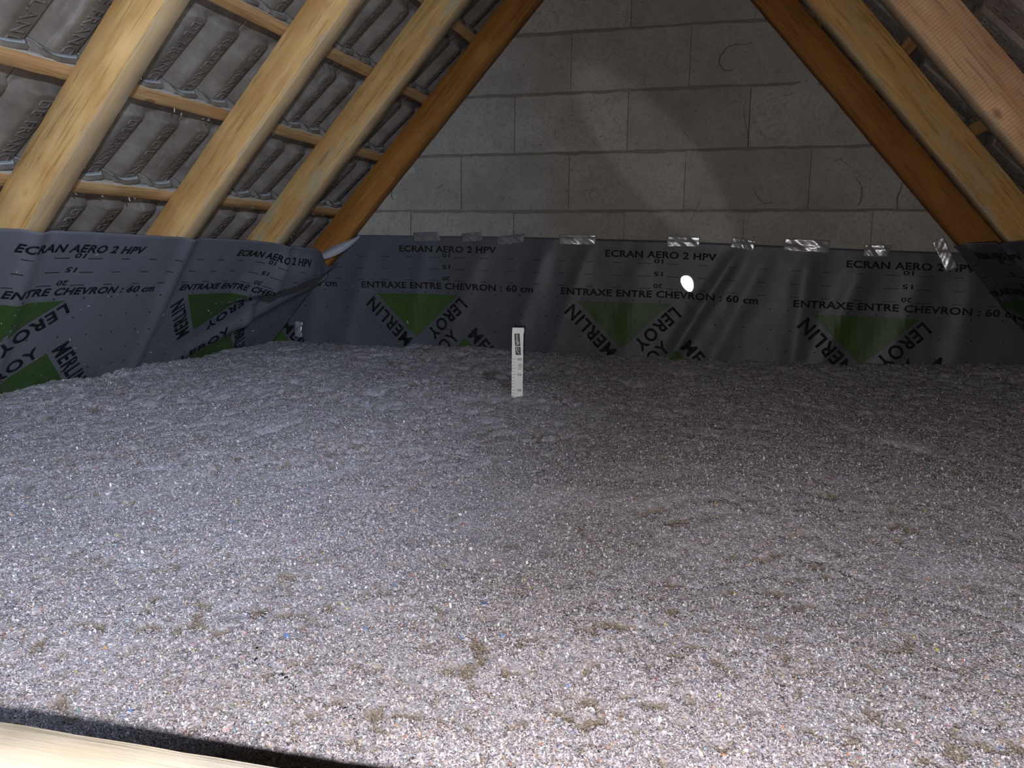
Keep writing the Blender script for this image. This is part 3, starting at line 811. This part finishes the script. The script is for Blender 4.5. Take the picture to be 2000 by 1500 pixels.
tape(1.476, -0.912, 1.575, -0.914, 0.048, 8, 'shiny tape piece with cut corner above the rightmost printed words', bulge=.016, cut=.1)
tape(1.745, -0.865, 1.805, -0.985, 0.046, 9, 'long pale tape strip slanting down near the right rafter foot', bulge=.008)
tape(-1.095, -1.285, -1.100, -1.362, 0.042, 10, 'clear tape piece stuck low in the left corner of the back membrane', bulge=.012)

# ------------------------------------------------------------------ insulation depth marker
def stick():
    base = Vector((0.3180, -1.126, -1.50)); W, H, TH = 0.0355, 0.336, 0.0035
    to = Vector((CAM.x - base.x, CAM.y - base.y, 0)).normalized()          # faces roughly towards the hatch
    ang = math.atan2(to.x, -to.y) - 0.06
    X = Vector((math.cos(ang), math.sin(ang), 0)); Nn = Vector((math.sin(ang), -math.cos(ang), 0))
    e = bpy.data.objects.new('depth_marker', None); COL.objects.link(e); e.location = base
    tag(e, 'white card depth marker stick standing upright in the loose insulation', 'depth marker')
    def P(x, z, o=0.0): return base + X * (x - W / 2) + Vector((0, 0, z)) + Nn * o
    bm = bmesh.new(); rr = random.Random(5)
    zs = np.linspace(0, H, 60); L_, R_ = [], []
    for z in zs:
        L_.append(0 + rr.uniform(-.0003, .0003)); R_.append(W + rr.uniform(-.0003, .0004))
    L_[-2:] = [0.0006, 0.0012]; R_[-5:] = [W, W + .001, W + .0025, W + .0024, W + .0012]
    g = [[bm.verts.new(P(a, z, 0)) for a, z in zip(L_, zs)], [bm.verts.new(P(a, z, 0)) for a, z in zip(R_, zs)],
         [bm.verts.new(P(a, z, -TH)) for a, z in zip(R_, zs)], [bm.verts.new(P(a, z, -TH)) for a, z in zip(L_, zs)]]
    for i in range(59):
        for k in range(4): bm.faces.new((g[k][i], g[(k + 1) % 4][i], g[(k + 1) % 4][i + 1], g[k][i + 1]))
    bm.faces.new([g[k][59] for k in range(4)]); bm.faces.new([g[k][0] for k in (3, 2, 1, 0)])
    o = bm_to('card', bm, M['stick'], e)
    # scale marks and figures
    bm = bmesh.new()
    def rect(x0, x1, z0, z1, o_=0.0005, b=None):
        (b or bm).faces.new([(b or bm).verts.new(P(x, z, o_)) for x, z in ((x0, z0), (x1, z0), (x1, z1), (x0, z1))])
    z60 = H - 0.0995
    for i in range(0, 24):
        z = z60 - 0.0100 * i; rect(0.0015, 0.0155 if i % 5 == 0 else 0.0105, z - 0.0005, z + 0.0006)
    def put(tb, x, z, rot=0.0, o_=0.0005, dst=None):
        c, s = math.cos(rot), math.sin(rot)
        for v in tb.verts: v.co = P(x + v.co.x * c - v.co.y * s, z + v.co.x * s + v.co.y * c, o_)
        tm = bpy.data.meshes.new('t'); tb.to_mesh(tm); tb.free(); (dst or bm).from_mesh(tm); bpy.data.meshes.remove(tm)
    for i, n_ in enumerate(('60', '55', '50')):
        put(fit_text(n_, 0.0125, 0.0085, 0.02), 0.0185, z60 - 0.05 * i - 0.0045)
    # round badge with two dots and small print under it
    cx, cz = 0.0255, z60 - 0.022
    for i in range(22):
        a0, a1 = [-2.6 + 4.6 * q / 22 for q in (i, i + 1)]
        bm.faces.new([bm.verts.new(P(cx + r_ * math.cos(a), cz + r_ * math.sin(a), 0.0005)) for r_, a in ((0.0058, a0), (0.0072, a0), (0.0072, a1), (0.0058, a1))])
    for dx, dz in ((-0.0028, 0.0012), (0.0012, 0.0004)):
        bm.faces.new([bm.verts.new(P(cx + dx + 0.0018 * math.cos(a * math.pi / 4), cz + dz + 0.0022 * math.sin(a * math.pi / 4), 0.0006)) for a in range(8)])
    for i in range(4): rect(0.0178 + i * 0.0038, 0.0205 + i * 0.0038, z60 - 0.0335, z60 - 0.0318)
    o = bm_to('scale_marks', bm, M['tick_ink'], e)
    # logo panel: dark box with the word igloo and a curved sign, turned on its side
    pb = bmesh.new(); z1, z0 = H - 0.0185, H - 0.0865
    def tilted(x, z): return x + (z1 - z) * 0.075
    def quad(x0, x1, za, zb, o_, b): b.faces.new([b.verts.new(P(tilted(x, z), z, o_)) for x, z in ((x0, za), (x1, za), (x1, zb), (x0, zb))])
    quad(0.0068, 0.0238, z0 + 0.0285, z1, 0.0006, pb); quad(0.0068, 0.0238, z0, z0 + 0.0262, 0.0006, pb)
    panel = bm_to('logo_panel', pb, M['stick_ink'], e); panel['label'] = 'dark logo panel'
    wb = bmesh.new()
    tb = fit_text('igloo', 0.0335, 0.0115, 0.012)
    for v in tb.verts:
        r_, u_ = v.co.x, v.co.y; zz = z0 + 0.032 + r_; v.co = P(tilted(0.0205 - u_, zz), zz, 0.0011)
    tm = bpy.data.meshes.new('t'); tb.to_mesh(tm); tb.free(); wb.from_mesh(tm); bpy.data.meshes.remove(tm)
    for (ccx, ccz, rad, th, aa, ab) in ((0.0265, z0 + 0.0195, 0.0165, 0.0026, 2.75, 4.35), (0.0235, z0 + 0.0225, 0.0085, 0.0018, 2.9, 4.3)):
        for i in range(16):
            a0, a1 = aa + (ab - aa) * i / 16, aa + (ab - aa) * (i + 1) / 16
            w0 = th * math.sin(math.pi * (i / 16) * .8 + .3); w1 = th * math.sin(math.pi * ((i + 1) / 16) * .8 + .3)
            wb.faces.new([wb.verts.new(P(tilted(ccx + r_ * math.cos(a), 0) * 0 + ccx + r_ * math.cos(a) + 0.0035, ccz + r_ * math.sin(a), 0.0011)) for r_, a in ((rad - w0, a0), (rad, a0), (rad, a1), (rad - w1, a1))])
    wo = bm_to('logo_lettering', wb, M['card_white'], e, recenter=True)
    wo['label'] = 'pale logo lettering'
stick()

# ------------------------------------------------------------------ hatch timber at the lower left
me = timber('hatch_beam', 2.2, 0.120, 0.12, None, 77); me.materials.append(M['beam'])
o = bpy.data.objects.new('hatch_beam', me); COL.objects.link(o)
BY = -3.5414 + 0.381
o.matrix_world = Matrix.Translation((-0.35, BY - 0.060 - 0.0365, -0.9189 - 0.315 - 0.12)) @ Matrix.Rotation(math.radians(2.5), 4, 'Z')
tag(o, 'pale hatch timber, overexposed, cutting the lower left corner beside the insulation', 'beam', None, 'thing')

# ------------------------------------------------------------------ loose fill insulation
def brown(x, y):
    p = 0.52 * vnoise(x * 26 + y * 14, y * 42 - x * 12, 60) + 0.48 * vnoise(x * 95, y * 95, 61)
    q = 0.5 * vnoise(x * 60, y * 60, 63) + 0.5 * vnoise(x * 150, y * 150, 64)
    return np.clip(smooth(p, 0.62, 0.78) * smooth(vnoise(x * 3, y * 3, 62), 0.15, 0.6) + 0.7 * smooth(q, 0.70, 0.82), 0, 1)
def H_ins(x, y):
    h = -1.402 + 0 * x
    h = h + 0.022 * smooth(x, 1.3, 2.0) * smooth(y, -1.2, 0)
    h = h - 0.060 * np.exp(-((x - 0.02) / 0.42) ** 2 - ((y + 0.50) / 0.24) ** 2)       # hollow behind the marker
    h = h + 0.018 * np.exp(-((x - 0.25) / 0.30) ** 2 - ((y + 1.15) / 0.14) ** 2)
    h = h - 0.012 * np.exp(-((x - 0.318) / 0.10) ** 2 - ((y + 1.2) / 0.08) ** 2)
    h = h + 0.030 * (vnoise(x * 2.1, y * 2.1, 1) - .5) + 0.020 * (vnoise(x * 5, y * 5, 2) - .5)
    wx = x + 0.02 * vnoise(x * 14, y * 14, 31); wy = y + 0.02 * vnoise(x * 14, y * 14, 32)
    lum = smooth(y - 0.35 * x, -2.6, -1.0)                # coarser lumps further back on the right
    dome = lambda d: np.sqrt(np.clip(1 - (d / 0.85) ** 2, 0, 1)); b1 = dome(cells(wx * 11, wy * 11, 3)); b2 = dome(cells(wx * 27, wy * 27, 4)); b3 = 1 - cells(x * 60, y * 60, 6)
    h = h + (0.003 + 0.017 * lum) * (b1 - .5) + (0.002 + 0.012 * lum) * (b2 - .5) + (0.0030) * (b3 - .5)
    h = h + 0.012 * (1 - lum) * (vnoise(x * 10, y * 10, 51) - .5) - 0.006 * brown(x, y)
    h = h + 0.0025 * (vnoise(x * 130, y * 130, 7) - .5)
    # a few long cracks
    cr = np.abs(vnoise(x * 1.8 + 2, y * 3.2, 21) + 0.35 * vnoise(x * 9, y * 9, 22) - 0.68)
    h = h - 0.012 * (1 - smooth(cr, 0.0, 0.006))
    return h
def insulation():
    ys = [BY + 0.004]
    while ys[-1] < -0.012: ys.append(ys[-1] + 0.0042 + 0.0026 * (ys[-1] - BY))
    ys = np.array(ys); nx = 760
    V = []; 
    tt = np.linspace(0, 1, nx)
    rowsX = []
    for y in ys:
        rowsX.append(-1.275 + (2.235 + 1.275) * tt)
    X = np.array(rowsX); Y = np.repeat(ys[:, None], nx, 1)
    X = X + (vnoise(X * 400, Y * 400, 40) - .5) * 0.002
    Z = H_ins(X, Y)
    V = np.stack([X, Y, Z], -1).reshape(-1, 3)
    Fc = grid_faces(len(ys), nx)[:, ::-1]
    nb = len(V)
    # loose flakes
    n = 620000
    d0, d1 = 0.50, 3.6
    u = rng.random(n * 3); dist = d0 * (d1 / d0) ** (u ** 1.3)        # denser near the hatch
    an = rng.uniform(-1.10, 0.62, n * 3)
    fx = 0.95 + dist * np.sin(an); fy = -3.5414 + dist * np.cos(an)
    ok = (fx > -1.27) & (fx < 2.2) & (fy > BY + 0.003) & (fy < -0.02)
    fx, fy, dist = fx[ok][:n], fy[ok][:n], dist[ok][:n]; n = len(fx)
    L = rng.lognormal(math.log(0.0022), 0.32, n) * (1 + 0.20 * dist); Wd = L * rng.uniform(0.25, 0.75, n)
    rot = rng.uniform(0, 2 * np.pi, n); tl = rng.normal(0, 0.55, n); t2 = rng.normal(0, 0.5, n)
    a = np.stack([np.cos(rot) * np.cos(tl), np.sin(rot) * np.cos(tl), np.sin(tl)], -1)
    b = np.stack([-np.sin(rot) * np.cos(t2), np.cos(rot) * np.cos(t2), np.sin(t2)], -1)
    c = np.stack([fx, fy, H_ins(fx, fy) + L * np.abs(np.sin(tl)) * .35 + 0.0006], -1)
    curl = rng.uniform(0, 0.35, n)[:, None] * L[:, None] * np.array([0, 0, 1.0])
    A = a * (L / 2)[:, None]; B = b * (Wd / 2)[:, None]
    q = np.stack([c - A - B, c - A * .9 + B, c + B * 1.1 + curl, c - B * .9 + curl, c + A * .85 - B * .6, c + A + B * .5], 1).reshape(-1, 3)
    i0 = nb + np.arange(n) * 6
    Ff = np.concatenate([np.stack([i0, i0 + 3, i0 + 2, i0 + 1], 1), np.stack([i0 + 3, i0 + 4, i0 + 5, i0 + 2], 1)])
    me = mesh_np('loose_fill_insulation', np.concatenate([V, q]), [Fc, Ff], False)
    me.polygons.foreach_set('use_smooth', np.concatenate([np.ones(len(Fc), bool), np.zeros(len(Ff), bool)]))
    pal = np.array([(0.42, 0.40, 0.44), (0.52, 0.50, 0.54), (0.34, 0.32, 0.34), (0.66, 0.65, 0.70), (0.90, 0.90, 0.93), (0.46, 0.39, 0.32), (0.30, 0.24, 0.15), (0.48, 0.34, 0.32), (0.32, 0.36, 0.46),
                    (0.72, 0.62, 0.10), (0.62, 0.22, 0.13), (0.10, 0.25, 0.65), (0.25, 0.5, 0.55), (0.70, 0.35, 0.12), (0.75, 0.2, 0.4), (0.10, 0.10, 0.14)])
    pr = np.array([26, 30, 6, 20, 4.5, 8, 3, 6, 6, .22, .25, .16, .30, .22, .04, 1.2]); pr /= pr.sum()
    ci = rng.choice(len(pal), n, p=pr); colr = pal[ci] * rng.uniform(0.85, 1.12, (n, 1))
    br = brown(fx, fy)[:, None]
    colr = colr * (1 - br * .68) + np.array([0.20, 0.155, 0.080]) * br * .68
    att = me.attributes.new('flake', 'FLOAT_COLOR', 'POINT')
    dat = np.zeros((len(V) + 6 * n, 4), np.float32)
    dat[len(V):, :3] = np.repeat(np.clip(colr, 0, 1), 6, 0); dat[len(V):, 3] = 1
    dat[:len(V), :3] = (0.17, 0.13, 0.065); dat[:len(V), 3] = brown(V[:, 0], V[:, 1]) * .75
    att.data.foreach_set('color', dat.ravel())
    o = link('loose_fill_insulation', me, M['insul'])
    tag(o, 'grey blown paper insulation covering the whole attic floor', 'insulation', kind='stuff')
insulation()

# ------------------------------------------------------------------ fluff clinging to membrane and timbers
def fluff():
    pts = []
    r = np.random.default_rng(5)
    n = 260
    U = r.uniform(-2.3, -0.1, n); T = 0.72 * np.sqrt(r.random(n)); P = S_left(U, T) + np.array(NL) * 0.002; pts.append((P, 0.0022))
    n = 200; U = r.uniform(-1.15, 0.35, n); T = 0.12 + 0.40 * np.sqrt(r.random(n)); P = S_back(U, T) + np.array([0, -0.002, 0]); pts.append((P, 0.0018))
    # strands under the battens and at rafter edges on the left slope
    n = 46; s = r.choice([0.006, 0.006, 0.337], n) + r.uniform(-0.004, 0.0, n); y = r.uniform(-1.75, -0.05, n)
    P = np.array(AL) + s[:, None] * np.array(SL) + y[:, None] * np.array(EY) - np.array(NL) * 0.118; pts.append((P, 0.0045))
    for ye in (-1.181, -0.580, -1.809):
        n = 40; s = r.uniform(-0.1, 0.75, n); P = np.array(AL) + s[:, None] * np.array(SL) + np.array([0, ye, 0]) - np.array(NL) * r.uniform(0.0, 0.02, n)[:, None]; pts.append((P, 0.004))
    V, Fq = [], []
    for P, sz in pts:
        for p in P:
            d = r.normal(0, 1, 3); d /= np.linalg.norm(d); w = np.cross(d, r.normal(0, 1, 3)); w /= np.linalg.norm(w)
            L = sz * r.lognormal(0, .5); k = len(V)
            bend = r.normal(0, 0.4, 3) * L
            V += [p - d * L - w * .25 * L, p - d * L + w * .25 * L, p + bend + w * .3 * L, p + bend - w * .3 * L, p + d * L - w * .12 * L + bend, p + d * L + w * .12 * L + bend]
            Fq += [(k, k + 1, k + 2, k + 3), (k + 3, k + 2, k + 5, k + 4)]
    me = mesh_np('paper_fluff', np.array(V), np.array(Fq))
    o = link('paper_fluff', me, plain('fluff', (0.40, 0.41, 0.42), 0.9, 0.1, 50, 0.2, 0))
    tag(o, 'tiny pale paper shreds clinging to the membranes, battens and rafter edges', 'fluff', kind='stuff')
fluff()

# ------------------------------------------------------------------ lift everything so that the slab top is z = 0
for o in list(COL.objects):
    if o.parent is None and o.type in ('MESH', 'EMPTY'):
        o.location.z += ZO
bpy.context.view_layer.update()
